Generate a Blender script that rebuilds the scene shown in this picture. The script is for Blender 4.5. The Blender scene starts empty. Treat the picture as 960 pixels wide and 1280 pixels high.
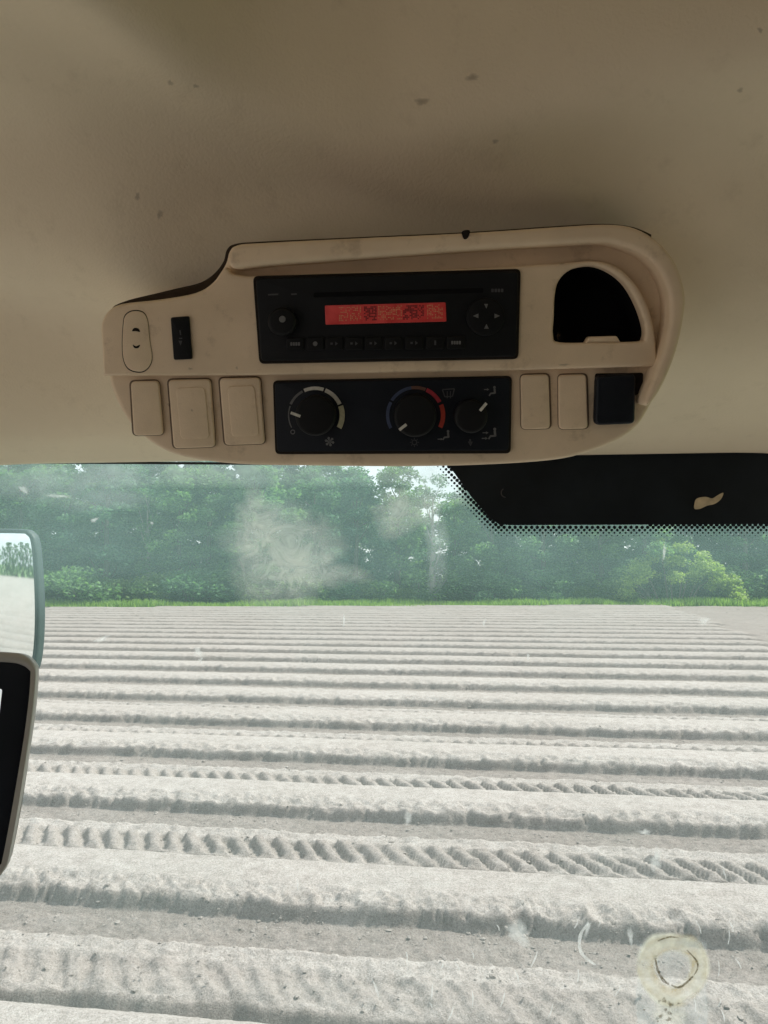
import bpy, bmesh, math, random
import numpy as np
from mathutils import Vector, Matrix
from mathutils.bvhtree import BVHTree

random.seed(7)
rng = np.random.default_rng(7)
R = math.radians
S = bpy.context.scene
COL = S.collection

# ------------------------------------------------------------------ camera
CAM = Vector((0.0, 0.0, 2.58))
PITCH = R(4.82)
F = 924.0                                   # focal length in photograph pixels (960 x 1280)
cd = bpy.data.cameras.new('camera')
cd.lens = 26.0; cd.sensor_width = 36.0; cd.sensor_fit = 'AUTO'
cd.clip_start = 0.02; cd.clip_end = 3000
cam = bpy.data.objects.new('camera', cd); COL.objects.link(cam)
cam.location = CAM; cam.rotation_euler = (R(90) + PITCH, 0, 0)
S.camera = cam
FWD = Vector((0, math.cos(PITCH), math.sin(PITCH))); UP = Vector((0, -math.sin(PITCH), math.cos(PITCH)))

def ray(px, py):
    return FWD + Vector((1, 0, 0)) * ((px - 480) / F) + UP * ((640 - py) / F)

# ------------------------------------------------------------------ world, sun, exposure
SUN_ELEV, SUN_AZ = R(53), R(66)             # azimuth from +Y towards +X
w = bpy.data.worlds.new('World'); S.world = w; w.use_nodes = True
wn = w.node_tree.nodes; wl = w.node_tree.links
sky = wn.new('ShaderNodeTexSky'); sky.sky_type = 'NISHITA'; sky.sun_disc = False
sky.sun_elevation = SUN_ELEV; sky.sun_rotation = SUN_AZ
sky.air_density = 1.0; sky.dust_density = 2.0; sky.ozone_density = 1.0
bg = wn['Background']; bg.inputs['Strength'].default_value = 0.15
# thin bright cloud over the whole sky
wtc = wn.new('ShaderNodeTexCoord'); wmp = wn.new('ShaderNodeMapping'); wmp.inputs['Scale'].default_value = (1, 1, 2.5)
wns = wn.new('ShaderNodeTexNoise'); wns.inputs['Scale'].default_value = 2.2; wns.inputs['Detail'].default_value = 7; wns.inputs['Roughness'].default_value = .6
wl.new(wtc.outputs['Generated'], wmp.inputs['Vector']); wl.new(wmp.outputs['Vector'], wns.inputs['Vector'])
wrp = wn.new('ShaderNodeMapRange'); wrp.inputs['From Min'].default_value = .3; wrp.inputs['From Max'].default_value = .65; wrp.inputs['To Min'].default_value = .45; wrp.inputs['To Max'].default_value = .95
wl.new(wns.outputs['Fac'], wrp.inputs['Value'])
wmx = wn.new('ShaderNodeMix'); wmx.data_type = 'RGBA'; wl.new(wrp.outputs[0], wmx.inputs[0]); wl.new(sky.outputs['Color'], wmx.inputs[6]); wmx.inputs[7].default_value = (6.6, 6.9, 7.1, 1)
wl.new(wmx.outputs[2], bg.inputs['Color'])
sd = bpy.data.lights.new('sun', 'SUN'); sd.energy = 4.4; sd.angle = R(0.6); sd.color = (1.0, 0.955, 0.89)
sun = bpy.data.objects.new('sun', sd); COL.objects.link(sun)
sdir = Vector((math.sin(SUN_AZ) * math.cos(SUN_ELEV), math.cos(SUN_AZ) * math.cos(SUN_ELEV), math.sin(SUN_ELEV)))
sun.rotation_euler = sdir.to_track_quat('Z', 'Y').to_euler(); sun.location = (20, 30, 60)
S.view_settings.view_transform = 'Standard'; S.view_settings.look = 'None'
S.view_settings.exposure = 0.42; S.view_settings.gamma = 1.0
S.cycles.max_bounces = 10; S.cycles.diffuse_bounces = 5; S.cycles.transparent_max_bounces = 24
S.cycles.use_denoising = True

# ------------------------------------------------------------------ materials
def new_mat(name):
    m = bpy.data.materials.new(name); m.use_nodes = True
    nt = m.node_tree
    return m, nt, nt.nodes, nt.links, nt.nodes['Principled BSDF']

def noise(nt, scale, detail=4.0, rough=0.55, coord='Object', scl=None):
    tc = nt.nodes.new('ShaderNodeTexCoord'); n = nt.nodes.new('ShaderNodeTexNoise')
    n.inputs['Scale'].default_value = scale; n.inputs['Detail'].default_value = detail; n.inputs['Roughness'].default_value = rough
    if scl:
        mp = nt.nodes.new('ShaderNodeMapping'); mp.inputs['Scale'].default_value = scl
        nt.links.new(tc.outputs[coord], mp.inputs['Vector']); nt.links.new(mp.outputs['Vector'], n.inputs['Vector'])
    else:
        nt.links.new(tc.outputs[coord], n.inputs['Vector'])
    return n.outputs['Fac']

def ramp(nt, fac, stops):
    r = nt.nodes.new('ShaderNodeValToRGB')
    els = r.color_ramp.elements
    while len(els) < len(stops): els.new(0.5)
    for e, (p, c) in zip(els, stops):
        e.position = p; e.color = (c[0], c[1], c[2], 1) if not isinstance(c, (int, float)) else (c, c, c, 1)
    nt.links.new(fac, r.inputs['Fac'])
    return r.outputs['Color']

def math_node(nt, op, a, b=None, clamp=False):
    n = nt.nodes.new('ShaderNodeMath'); n.operation = op; n.use_clamp = clamp
    for i, v in enumerate((a, b)):
        if v is None: continue
        if isinstance(v, (int, float)): n.inputs[i].default_value = v
        else: nt.links.new(v, n.inputs[i])
    return n.outputs[0]

def mixcol(nt, fac, a, b, mode='MIX'):
    n = nt.nodes.new('ShaderNodeMix'); n.data_type = 'RGBA'; n.blend_type = mode
    for sock, v in ((n.inputs[0], fac), (n.inputs[6], a), (n.inputs[7], b)):
        if isinstance(v, (int, float)): sock.default_value = v
        elif isinstance(v, tuple): sock.default_value = (v[0], v[1], v[2], 1)
        else: nt.links.new(v, sock)
    return n.outputs[2]

def bump(nt, height, strength, dist):
    b = nt.nodes.new('ShaderNodeBump'); b.inputs['Strength'].default_value = strength; b.inputs['Distance'].default_value = dist
    nt.links.new(height, b.inputs['Height'])
    return b.outputs['Normal']

def plastic(name, col, rough=0.5, var=0.12, grain=900.0, gdist=0.0004, grime=0.0, spec=0.4, gscale=14.0):
    m, nt, N, L, b = new_mat(name)
    dark = tuple(c * (1 - var) for c in col); lite = tuple(min(1, c * (1 + var)) for c in col)
    c = ramp(nt, noise(nt, gscale, 6, .6), [(0.3, dark), (0.7, lite)])
    if grime:
        g = ramp(nt, noise(nt, 38.0, 8, .7), [(0.56, 0.0), (0.78, 1.0)])
        c = mixcol(nt, math_node(nt, 'MULTIPLY', g, grime), c, (col[0] * .38, col[1] * .32, col[2] * .26))
    L.new(c, b.inputs['Base Color'])
    b.inputs['Roughness'].default_value = rough; b.inputs['Specular IOR Level'].default_value = spec
    if grain: L.new(bump(nt, noise(nt, grain, 2, .5), 0.5, gdist), b.inputs['Normal'])
    return m

def printed(name, col, emit=0.0):
    m, nt, N, L, b = new_mat(name)
    c = ramp(nt, noise(nt, 400, 3), [(0.3, tuple(x * .75 for x in col)), (0.7, col)])
    L.new(c, b.inputs['Base Color']); b.inputs['Roughness'].default_value = .6
    if emit:
        L.new(c, b.inputs['Emission Color']); b.inputs['Emission Strength'].default_value = emit
    return m

def film(name, col, amount, scale=60.0, lo=0.42, hi=0.68, base=0.0, trans=0.55, scl=None, dist=0.0):
    """A thin deposit on glass: part clear, part pale scattering matter, broken up by noise and by the 'fade' attribute."""
    m = bpy.data.materials.new(name); m.use_nodes = True; nt = m.node_tree; N = nt.nodes; L = nt.links
    for n in list(N): N.remove(n)
    out = N.new('ShaderNodeOutputMaterial'); mix = N.new('ShaderNodeMixShader'); tr = N.new('ShaderNodeBsdfTransparent')
    df = N.new('ShaderNodeBsdfDiffuse'); tl = N.new('ShaderNodeBsdfTranslucent'); m2 = N.new('ShaderNodeMixShader')
    df.inputs['Color'].default_value = (*col, 1); tl.inputs['Color'].default_value = (*col, 1); m2.inputs[0].default_value = trans
    L.new(df.outputs[0], m2.inputs[1]); L.new(tl.outputs[0], m2.inputs[2])
    at = N.new('ShaderNodeAttribute'); at.attribute_name = 'fade'
    nf = noise(nt, scale, 8, .68, scl=scl); nf.node.inputs['Distortion'].default_value = dist
    a = ramp(nt, nf, [(lo, base), (hi, 1.0)])
    f = math_node(nt, 'MULTIPLY', math_node(nt, 'MULTIPLY', a, at.outputs['Fac']), amount, True)
    L.new(f, mix.inputs[0]); L.new(tr.outputs[0], mix.inputs[1]); L.new(m2.outputs[0], mix.inputs[2]); L.new(mix.outputs[0], out.inputs['Surface'])
    return m

M = {}
M['headliner'] = plastic('headliner_foam_skin', (0.80, 0.685, 0.515), .75, .05, 500, .0006, .18, .2, 5)
M['console'] = plastic('console_plastic', (0.74, 0.585, 0.415), .55, .11, 1400, .0003, .65, .35, 12)
M['cover'] = plastic('cover_plastic', (0.75, 0.595, 0.42), .5, .10, 1400, .0003, .5, .35, 20)
M['black'] = plastic('black_plastic', (0.007, 0.0075, 0.0085), .55, .2, 1200, .0003, 0, .18)
M['black_face'] = plastic('black_face_plastic', (0.009, 0.0098, 0.0115), .5, .2, 1200, .0002, 0, .18)
M['navy_black'] = plastic('blue_black_plastic', (0.008, 0.0105, 0.016), .5, .2, 1200, .0003, 0, .22)
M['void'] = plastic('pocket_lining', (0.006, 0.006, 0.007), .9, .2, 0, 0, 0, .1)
M['gap'] = plastic('dark_seam', (0.17, 0.125, 0.09), .8, .2, 0, 0, 0, .1)
M['black_gap_shade'] = plastic('black_joint_shade', (0.02, 0.016, 0.013), .8, .2, 0, 0, 0, .1)
M['joint_shade'] = plastic('joint_shade_paint', (0.05, 0.036, 0.026), .9, .2, 0, 0, 0, .1)
M['rubber'] = plastic('seal_rubber', (0.02, 0.021, 0.02), .7, .2, 600, .0003)
M['white_print'] = printed('white_print', (0.62, 0.60, 0.54))
M['cream_print'] = printed('cream_print', (0.60, 0.57, 0.38))
M['grey_print'] = printed('grey_print', (0.14, 0.14, 0.14))
M['dim_print'] = printed('dim_print', (0.055, 0.055, 0.06))
M['blue_print'] = printed('blue_print', (0.045, 0.065, 0.13))
M['brown_print'] = printed('brown_print', (0.15, 0.07, 0.05))
M['crimson_print'] = printed('crimson_print', (0.50, 0.035, 0.06))
M['red_print'] = printed('red_print', (0.55, 0.055, 0.03))
M['frit'] = plastic('frit_enamel', (0.011, 0.0145, 0.018), .5, .3, 0, 0, 0, .15)
M['peel'] = plastic('bared_backing', (0.55, 0.45, 0.30), .8, .2, 0, 0, .2, .2, 90)
M['outer_paint'] = plastic('cab_paint', (0.05, 0.10, 0.04), .35, .1, 0, 0, .1, .5)
M['floor_mat'] = plastic('cab_floor_rubber', (0.22, 0.21, 0.19), .85, .2, 200, .001)
M['light_block'] = plastic('dark_light_block', (0.13, 0.115, 0.10), .9, .2, 500, .0006)
M['mirror_case'] = plastic('mirror_case_plastic', (0.028, 0.045, 0.045), .5, .15, 800, .0004)
M['grey_rim'] = plastic('grey_rim_plastic', (0.36, 0.34, 0.31), .45, .08, 900, .0003, .1)
M['stain'] = plastic('fly_speck', (0.10, 0.07, 0.045), .8, .3, 0, 0)

m, nt, N, L, b = new_mat('radio_display')
c = ramp(nt, noise(nt, 130, 3), [(0.3, (0.30, 0.022, 0.019)), (0.7, (0.40, 0.042, 0.036))])
L.new(c, b.inputs['Base Color']); L.new(c, b.inputs['Emission Color']); b.inputs['Emission Strength'].default_value = .17; b.inputs['Roughness'].default_value = .3
M['lcd'] = m
M['lcd_dark'] = printed('lcd_dark', (0.10, 0.008, 0.008), .15)
M['lcd_pale'] = printed('lcd_pale', (0.26, 0.13, 0.06), .42)
m, nt, N, L, b = new_mat('lit_screen')
b.inputs['Base Color'].default_value = (.4, .42, .42, 1); b.inputs['Emission Color'].default_value = (.75, .8, .8, 1); b.inputs['Emission Strength'].default_value = .6; b.inputs['Roughness'].default_value = .2
M['screen'] = m
m, nt, N, L, b = new_mat('mirror_silver')
b.inputs['Metallic'].default_value = 1; b.inputs['Roughness'].default_value = .03
c = ramp(nt, noise(nt, 30, 5), [(0.4, (.80, .86, .86)), (0.7, (.88, .93, .93))]); L.new(c, b.inputs['Base Color'])
M['mirror'] = m

# windscreen glass: tinted, faintly dusty
def glass_mat():
    m = bpy.data.materials.new('windscreen_glass'); m.use_nodes = True; nt = m.node_tree; N = nt.nodes; L = nt.links
    for n in list(N): N.remove(n)
    out = N.new('ShaderNodeOutputMaterial'); tr = N.new('ShaderNodeBsdfTransparent'); tr.inputs['Color'].default_value = (0.925, 0.965, 0.95, 1)
    gl = N.new('ShaderNodeBsdfGlossy'); gl.inputs['Roughness'].default_value = .02
    df = N.new('ShaderNodeBsdfDiffuse'); tl = N.new('ShaderNodeBsdfTranslucent')
    df.inputs['Color'].default_value = (.80, .86, .85, 1); tl.inputs['Color'].default_value = (.60, .95, .90, 1)
    dm = N.new('ShaderNodeMixShader'); dm.inputs[0].default_value = .75
    L.new(df.outputs[0], dm.inputs[1]); L.new(tl.outputs[0], dm.inputs[2])
    fr = N.new('ShaderNodeFresnel'); fr.inputs['IOR'].default_value = 1.15
    m1 = N.new('ShaderNodeMixShader'); L.new(fr.outputs[0], m1.inputs[0]); L.new(tr.outputs[0], m1.inputs[1]); L.new(gl.outputs[0], m1.inputs[2])
    d1 = noise(nt, 5.0, 8, .65); d2 = noise(nt, 3.0, 6, .6, scl=(.6, 1, 30))
    f = math_node(nt, 'ADD', math_node(nt, 'MULTIPLY', d1, .12), math_node(nt, 'MULTIPLY', d2, .05))
    tc = N.new('ShaderNodeTexCoord'); sx = N.new('ShaderNodeSeparateXYZ'); mr_ = N.new('ShaderNodeMapRange'); mr_.interpolation_type = 'SMOOTHSTEP'
    L.new(tc.outputs['Object'], sx.inputs[0]); L.new(sx.outputs['Z'], mr_.inputs['Value'])     # painted haze: a pale veil on the upper glass lightens the trees
    mr_.inputs['From Min'].default_value = 1.11; mr_.inputs['From Max'].default_value = 1.21; mr_.inputs['To Min'].default_value = 0; mr_.inputs['To Max'].default_value = .16
    f = math_node(nt, 'ADD', f, math_node(nt, 'MULTIPLY', mr_.outputs[0], math_node(nt, 'ADD', d1, .35)))
    f = math_node(nt, 'SUBTRACT', f, DUST_OFF, True)
    m2 = N.new('ShaderNodeMixShader'); L.new(f, m2.inputs[0]); L.new(m1.outputs[0], m2.inputs[1]); L.new(dm.outputs[0], m2.inputs[2])
    L.new(m2.outputs[0], out.inputs['Surface'])
    return m
DUST_OFF = 0.0
M['glass'] = glass_mat()
M['dust'] = film('dried_dust', (.80, .80, .73), .58, 34, .32, .70, .25, .7, None, 2.2)
M['glare_dust'] = film('pale_glare_dust', (.80, .88, .88), .5, 16, .35, .7, .2, scl=(1, 1, 4))
M['smudge'] = film('pale_smudge', (.92, .92, .90), .62, 120, .3, .6, .4, .75)
M['glue'] = film('cream_glue', (.93, .90, .76), .78, 70, .25, .6, .5, .7)
M['tape'] = film('clear_tape', (.86, .92, .92), .42, 90, .3, .6, .6)
M['glue_dark'] = film('dirty_glue_edge', (.20, .17, .10), .9, 300, .35, .55, .2, .3)

# soil
m, nt, N, L, b = new_mat('dry_sandy_soil')
at = N.new('ShaderNodeAttribute'); at.attribute_name = 'dark_soil'
c1 = ramp(nt, noise(nt, 9.0, 10, .75), [(0.32, (.315, .28, .257)), (0.5, (.41, .371, .345)), (0.68, (.47, .434, .408))])
c2 = ramp(nt, noise(nt, 14.0, 10, .75), [(0.32, (.20, .172, .156)), (0.68, (.315, .28, .258))])
c = mixcol(nt, at.outputs['Fac'], c1, c2)
c = mixcol(nt, .5, c, ramp(nt, noise(nt, .35, 4, .5), [(.35, (.82, .80, .78)), (.65, (1, 1, 1))]), 'MULTIPLY')
c = mixcol(nt, .75, c, ramp(nt, noise(nt, 75, 3, .7), [(.36, (.68, .66, .64)), (.5, (1, 1, 1)), (.66, (1.22, 1.22, 1.22))]), 'MULTIPLY')
L.new(c, b.inputs['Base Color']); b.inputs['Roughness'].default_value = .95; b.inputs['Specular IOR Level'].default_value = .1
hn = math_node(nt, 'ADD', noise(nt, 38, 8, .75), math_node(nt, 'MULTIPLY', noise(nt, 120, 3, .6), .5))
L.new(bump(nt, hn, .8, .02), b.inputs['Normal'])
M['soil'] = m
m, nt, N, L, b = new_mat('meadow_ground')
c = ramp(nt, noise(nt, .6, 8), [(.3, (.11, .19, .05)), (.7, (.16, .25, .08))]); L.new(c, b.inputs['Base Color']); b.inputs['Roughness'].default_value = .95
M['meadow'] = m

def leaf_mat(name, c_lo, c_hi, trans=.35, tcol=None):
    m = bpy.data.materials.new(name); m.use_nodes = True; nt = m.node_tree; N = nt.nodes; L = nt.links
    b = N['Principled BSDF']; out = N['Material Output']
    g = N.new('ShaderNodeNewGeometry')
    c = ramp(nt, g.outputs['Random Per Island'], [(0.0, c_lo), (.6, tuple((a + d) / 2 for a, d in zip(c_lo, c_hi))), (1.0, c_hi)])
    oi = N.new('ShaderNodeObjectInfo')
    c = mixcol(nt, .9, c, ramp(nt, oi.outputs['Random'], [(0, (.70, .84, 1.0)), (.5, (1, 1, 1)), (1, (1.3, 1.22, .85))]), 'MULTIPLY')
    L.new(c, b.inputs['Base Color']); b.inputs['Roughness'].default_value = .5; b.inputs['Specular IOR Level'].default_value = .35
    t = N.new('ShaderNodeBsdfTranslucent')
    L.new(mixcol(nt, 1.0, c, tcol or (1.0, 1.15, .55), 'MULTIPLY'), t.inputs['Color'])
    mx = N.new('ShaderNodeMixShader'); mx.inputs[0].default_value = trans
    L.new(b.outputs[0], mx.inputs[1]); L.new(t.outputs[0], mx.inputs[2]); L.new(mx.outputs[0], out.inputs['Surface'])
    return m
M['leaf'] = leaf_mat('woodland_leaf', (.065, .14, .07), (.21, .35, .16), .5)
M['leaf_cool'] = leaf_mat('cool_woodland_leaf', (.055, .13, .085), (.18, .32, .18), .5)
M['leaf_light'] = leaf_mat('light_green_leaf', (.24, .34, .09), (.36, .46, .15), .5)
M['leaf_shrub'] = leaf_mat('shrub_leaf', (.075, .14, .045), (.15, .23, .07), .42)
M['blade'] = leaf_mat('grass_blade', (.18, .31, .08), (.30, .42, .12), .5)
m, nt, N, L, b = new_mat('bark')
c = ramp(nt, noise(nt, 4, 8, .7, scl=(3, 3, .6)), [(.3, (.06, .05, .04)), (.7, (.16, .14, .115))]); L.new(c, b.inputs['Base Color']); b.inputs['Roughness'].default_value = .95
M['bark'] = m
m, nt, N, L, b = new_mat('pale_bark')
c = ramp(nt, noise(nt, 4, 8, .7, scl=(3, 3, .6)), [(.3, (.20, .18, .155)), (.7, (.34, .32, .29))]); L.new(c, b.inputs['Base Color']); b.inputs['Roughness'].default_value = .95
M['pale_bark'] = m

# ------------------------------------------------------------------ object helpers
def tag(o, label=None, cat=None, group=None, kind=None):
    if label: o['label'] = label
    if cat: o['category'] = cat
    if group: o['group'] = group
    if kind: o['kind'] = kind
    return o

def empty(name, loc=(0, 0, 0), **kw):
    o = bpy.data.objects.new(name, None); COL.objects.link(o); o.location = loc; o.empty_display_size = .05
    return tag(o, **kw)

def link(name, me, mat, parent=None, world=None, **kw):
    o = bpy.data.objects.new(name, me); COL.objects.link(o)
    if mat is not None and not me.materials: me.materials.append(mat)
    if parent is not None: o.parent = parent
    if world is not None:
        o.matrix_world = world
        if parent is not None:
            o.matrix_parent_inverse = Matrix(); o.matrix_basis = parent_world(parent).inverted() @ world
    return tag(o, **kw)

def parent_world(p):
    mw = p.matrix_basis.copy()
    q = p.parent
    while q is not None:
        mw = q.matrix_basis @ mw; q = q.parent
    return mw

def pydata(name, v, f, smooth=False, sharp=None):
    me = bpy.data.meshes.new(name); me.from_pydata([tuple(map(float, p)) for p in v], [], [tuple(int(i) for i in q) for q in f]); me.update()
    if smooth: me.polygons.foreach_set('use_smooth', [True] * len(me.polygons))
    if sharp: me.set_sharp_from_angle(angle=R(sharp))
    return me

def np_mesh(name, V, Fq, smooth=True):
    """Quads or triangles from numpy arrays."""
    me = bpy.data.meshes.new(name); k = Fq.shape[1]
    me.vertices.add(len(V)); me.vertices.foreach_set('co', np.ascontiguousarray(V, dtype=np.float32).ravel())
    me.loops.add(Fq.size); me.loops.foreach_set('vertex_index', np.ascontiguousarray(Fq, dtype=np.int32).ravel())
    me.polygons.add(len(Fq)); me.polygons.foreach_set('loop_start', np.arange(0, Fq.size, k, dtype=np.int32))
    me.polygons.foreach_set('use_smooth', np.full(len(Fq), smooth)); me.update(calc_edges=True)
    return me

def smooth_path(pts, n=6, closed=True):
    """Catmull-Rom through the points; a third value 1 marks a sharp corner."""
    out = []; N_ = len(pts)
    for i in range(N_ if closed else N_ - 1):
        p1 = pts[i]; p2 = pts[(i + 1) % N_]
        p0 = pts[i - 1] if (closed or i > 0) else p1; p3 = pts[(i + 2) % N_] if (closed or i + 2 < N_) else p2
        if len(p1) > 2 and p1[2]: p0 = p1
        if len(p2) > 2 and p2[2]: p3 = p2
        for k in range(n):
            t = k / n
            out.append(tuple(.5 * (2 * p1[j] + (p2[j] - p0[j]) * t + (2 * p0[j] - 5 * p1[j] + 4 * p2[j] - p3[j]) * t * t + (3 * p1[j] - p0[j] - 3 * p2[j] + p3[j]) * t ** 3) for j in (0, 1)))
    if not closed: out.append(tuple(pts[-1][:2]))
    return out

def rrect(x0, y0, x1, y1, r, n=4, skew=0.0):
    """Rounded rectangle outline in px; skew shifts x with y."""
    out = []
    for cx, cy, a0 in ((x1 - r, y0 + r, -90), (x1 - r, y1 - r, 0), (x0 + r, y1 - r, 90), (x0 + r, y0 + r, 180)):
        for k in range(n + 1):
            a = R(a0 + 90 * k / n); out.append((cx + r * math.cos(a), cy + r * math.sin(a)))
    return [(x + skew * (y - y0), y) for x, y in out]

def rquad(q, r, n=4):
    """Quadrilateral (list of 4 corners) with rounded corners."""
    out = []
    for i in range(4):
        p = Vector(q[i]); a = (Vector(q[i - 1]) - p).normalized(); c = (Vector(q[(i + 1) % 4]) - p).normalized()
        s = p + a * r; e = p + c * r
        for k in range(n + 1):
            t = k / n; out.append(tuple((1 - t) ** 2 * s + 2 * t * (1 - t) * p + t * t * e))
    return out

class Frame:
    """A real plane in the cab: photo points are cast onto it and become its local coordinates."""
    def __init__(self, origin, normal, up=Vector((0, 0, 1))):
        self.o = origin; self.z = normal.normalized(); self.x = up.cross(self.z).normalized(); self.y = self.z.cross(self.x)
        self.m = Matrix((( self.x.x, self.y.x, self.z.x, origin.x), (self.x.y, self.y.y, self.z.y, origin.y), (self.x.z, self.y.z, self.z.z, origin.z), (0, 0, 0, 1)))
    def p(self, px, py, z=0.0):
        d = ray(px, py); o = self.o + self.z * z
        t = (o - CAM).dot(self.z) / d.dot(self.z)
        q = CAM + d * t - self.o
        return (q.dot(self.x), q.dot(self.y))
    def world(self, px, py, z=0.0):
        a = self.p(px, py, z); return self.o + self.x * a[0] + self.y * a[1] + self.z * z

def slab(name, fr, outlines, z0, z1, mat, parent, bev=0.001, res=2, sharp=40, **kw):
    """Outlines in photo px on frame fr, extruded from z0 to z1 (front), with rounded edges; extra outlines are holes."""
    cu = bpy.data.curves.new(name, 'CURVE'); cu.dimensions = '2D'; cu.fill_mode = 'BOTH'
    bev = min(bev, (z1 - z0) / 2 * .98)
    cu.extrude = (z1 - z0) / 2 - bev; cu.bevel_depth = bev; cu.bevel_resolution = res; cu.offset = -bev
    for ol in outlines:
        pts = [fr.p(x, y, z1) for x, y in ol]
        sp = cu.splines.new('POLY'); sp.points.add(len(pts) - 1)
        for q, (a, b_) in zip(sp.points, pts): q.co = (a, b_, 0, 1)
        sp.use_cyclic_u = True
    tmp = bpy.data.objects.new('tmp', cu); COL.objects.link(tmp)
    dg = bpy.context.evaluated_depsgraph_get()
    me = bpy.data.meshes.new_from_object(tmp.evaluated_get(dg)); me.name = name
    bpy.data.objects.remove(tmp); bpy.data.curves.remove(cu)
    me.transform(Matrix.Translation((0, 0, (z0 + z1) / 2)))
    bm = bmesh.new(); bm.from_mesh(me); bmesh.ops.remove_doubles(bm, verts=bm.verts, dist=1e-6); bmesh.ops.recalc_face_normals(bm, faces=bm.faces); bm.to_mesh(me); bm.free()
    me.polygons.foreach_set('use_smooth', [True] * len(me.polygons)); me.set_sharp_from_angle(angle=R(sharp))
    me.materials.clear()
    return link(name, me, mat, parent, fr.m, **kw)

def patch(name, fr, polys, z, mat, parent, fade=None, **kw):
    """Flat print: polygons in px laid on the frame at height z (one mesh). fade: list of per-poly vertex fades."""
    v, f, fd = [], [], []
    for i, poly in enumerate(polys):
        b0 = len(v)
        for x, y in poly: v.append((*fr.p(x, y, z), z))
        f.append(tuple(range(b0, len(v))))
    me = pydata(name, v, f)
    return link(name, me, mat, parent, fr.m, **kw)

def blob(name, fr, cx, cy, rx, ry, z, mat, parent, rough=.25, n=28, rings=5, soft=True, rot=0.0, seed=0, **kw):
    """Irregular stain with its own 'fade' attribute falling off at its rim."""
    rd = random.Random(seed * 77 + int(cx * 3 + cy)); ph = [rd.uniform(0, 6.28) for _ in range(5)]
    v, f, fd = [], [], []
    v.append((*fr.p(cx, cy, z), z)); fd.append(1.0)
    for k in range(1, rings + 1):
        for i in range(n):
            a = 2 * math.pi * i / n
            q = 1 + rough * (math.sin(2 * a + ph[0]) * .5 + math.sin(3 * a + ph[1]) * .4 + math.sin(5 * a + ph[2]) * .35 + math.sin(9 * a + ph[3]) * .2)
            r_ = q * k / rings; x = rx * r_ * math.cos(a); y = ry * r_ * math.sin(a)
            x, y = x * math.cos(rot) - y * math.sin(rot), x * math.sin(rot) + y * math.cos(rot)
            v.append((*fr.p(cx + x, cy + y, z), z)); fd.append((1 - (k / rings) ** 2) if soft else 1.0)
    for i in range(n): f.append((0, 1 + i, 1 + (i + 1) % n))
    for k in range(rings - 1):
        for i in range(n):
            a = 1 + k * n + i; c = 1 + k * n + (i + 1) % n; f.append((a, a + n, c + n, c))
    me = pydata(name, v, f, True); at = me.attributes.new('fade', 'FLOAT', 'POINT'); at.data.foreach_set('value', fd)
    return link(name, me, mat, parent, fr.m, **kw)

def arc(cx, cy, r0, r1, a0, a1, n=14, ky=1.0):
    """Ring segment polygon list in px, angles in degrees clockwise from up."""
    out = []
    for k in range(n):
        t0 = R(a0 + (a1 - a0) * k / n); t1 = R(a0 + (a1 - a0) * (k + 1) / n)
        out.append([(cx + r_ * math.sin(t), cy - r_ * ky * math.cos(t)) for r_, t in ((r0, t0), (r1, t0), (r1, t1), (r0, t1))])
    return out

def bar(x0, y0, x1, y1, wd):
    d = Vector((x1 - x0, y1 - y0)).normalized(); n_ = Vector((-d.y, d.x)) * wd / 2
    return [(x0 + n_.x, y0 + n_.y), (x1 + n_.x, y1 + n_.y), (x1 - n_.x, y1 - n_.y), (x0 - n_.x, y0 - n_.y)]

def circ(cx, cy, r, n=28, ky=1.0):
    return [(cx + r * math.cos(2 * math.pi * k / n), cy + r * ky * math.sin(2 * math.pi * k / n)) for k in range(n)]

def box_mesh(name, lo, hi, bev=0.0):
    bm = bmesh.new(); bmesh.ops.create_cube(bm, size=1)
    for q in bm.verts: q.co = Vector([(lo[i] + hi[i]) / 2 + q.co[i] * (hi[i] - lo[i]) for i in range(3)])
    if bev: bmesh.ops.bevel(bm, geom=bm.edges[:], offset=bev, segments=3, affect='EDGES', profile=.7)
    me = bpy.data.meshes.new(name); bm.to_mesh(me); bm.free(); return me

def tube_mesh(name, pts, radii, n=10):
    v, f = [], []
    P_ = [Vector(p) for p in pts]
    for i, p in enumerate(P_):
        d = (P_[min(i + 1, len(P_) - 1)] - P_[max(i - 1, 0)]).normalized()
        a = d.orthogonal().normalized(); c = d.cross(a)
        for k in range(n):
            t = 2 * math.pi * k / n; v.append(p + (a * math.cos(t) + c * math.sin(t)) * radii[i])
    for i in range(len(P_) - 1):
        for k in range(n):
            f.append((i * n + k, i * n + (k + 1) % n, (i + 1) * n + (k + 1) % n, (i + 1) * n + k))
    f.append(tuple(range(n))[::-1]); f.append(tuple(range((len(P_) - 1) * n, len(P_) * n)))
    return v, f

# ------------------------------------------------------------------ noise in numpy
def vnoise(x, y, seed=0):
    xi = np.floor(x).astype(np.int64); yi = np.floor(y).astype(np.int64); xf = x - xi; yf = y - yi
    def h(a, c):
        n_ = (a * 374761393 + c * 668265263 + seed * 1442695041) & 0xffffffff
        n_ = ((n_ ^ (n_ >> 13)) * 1274126177) & 0xffffffff
        return ((n_ ^ (n_ >> 16)) & 0xffff) / 65535.0
    u_ = xf * xf * (3 - 2 * xf); v_ = yf * yf * (3 - 2 * yf)
    return (h(xi, yi) * (1 - u_) + h(xi + 1, yi) * u_) * (1 - v_) + (h(xi, yi + 1) * (1 - u_) + h(xi + 1, yi + 1) * u_) * v_
def fbm(x, y, oct=4, seed=0, gain=.5):
    s_ = 0; a = 1.0; t = 0
    for o in range(oct):
        s_ = s_ + a * (vnoise(x * 2 ** o, y * 2 ** o, seed + o) - .5); t += a; a *= gain
    return s_ / t * 2
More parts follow.
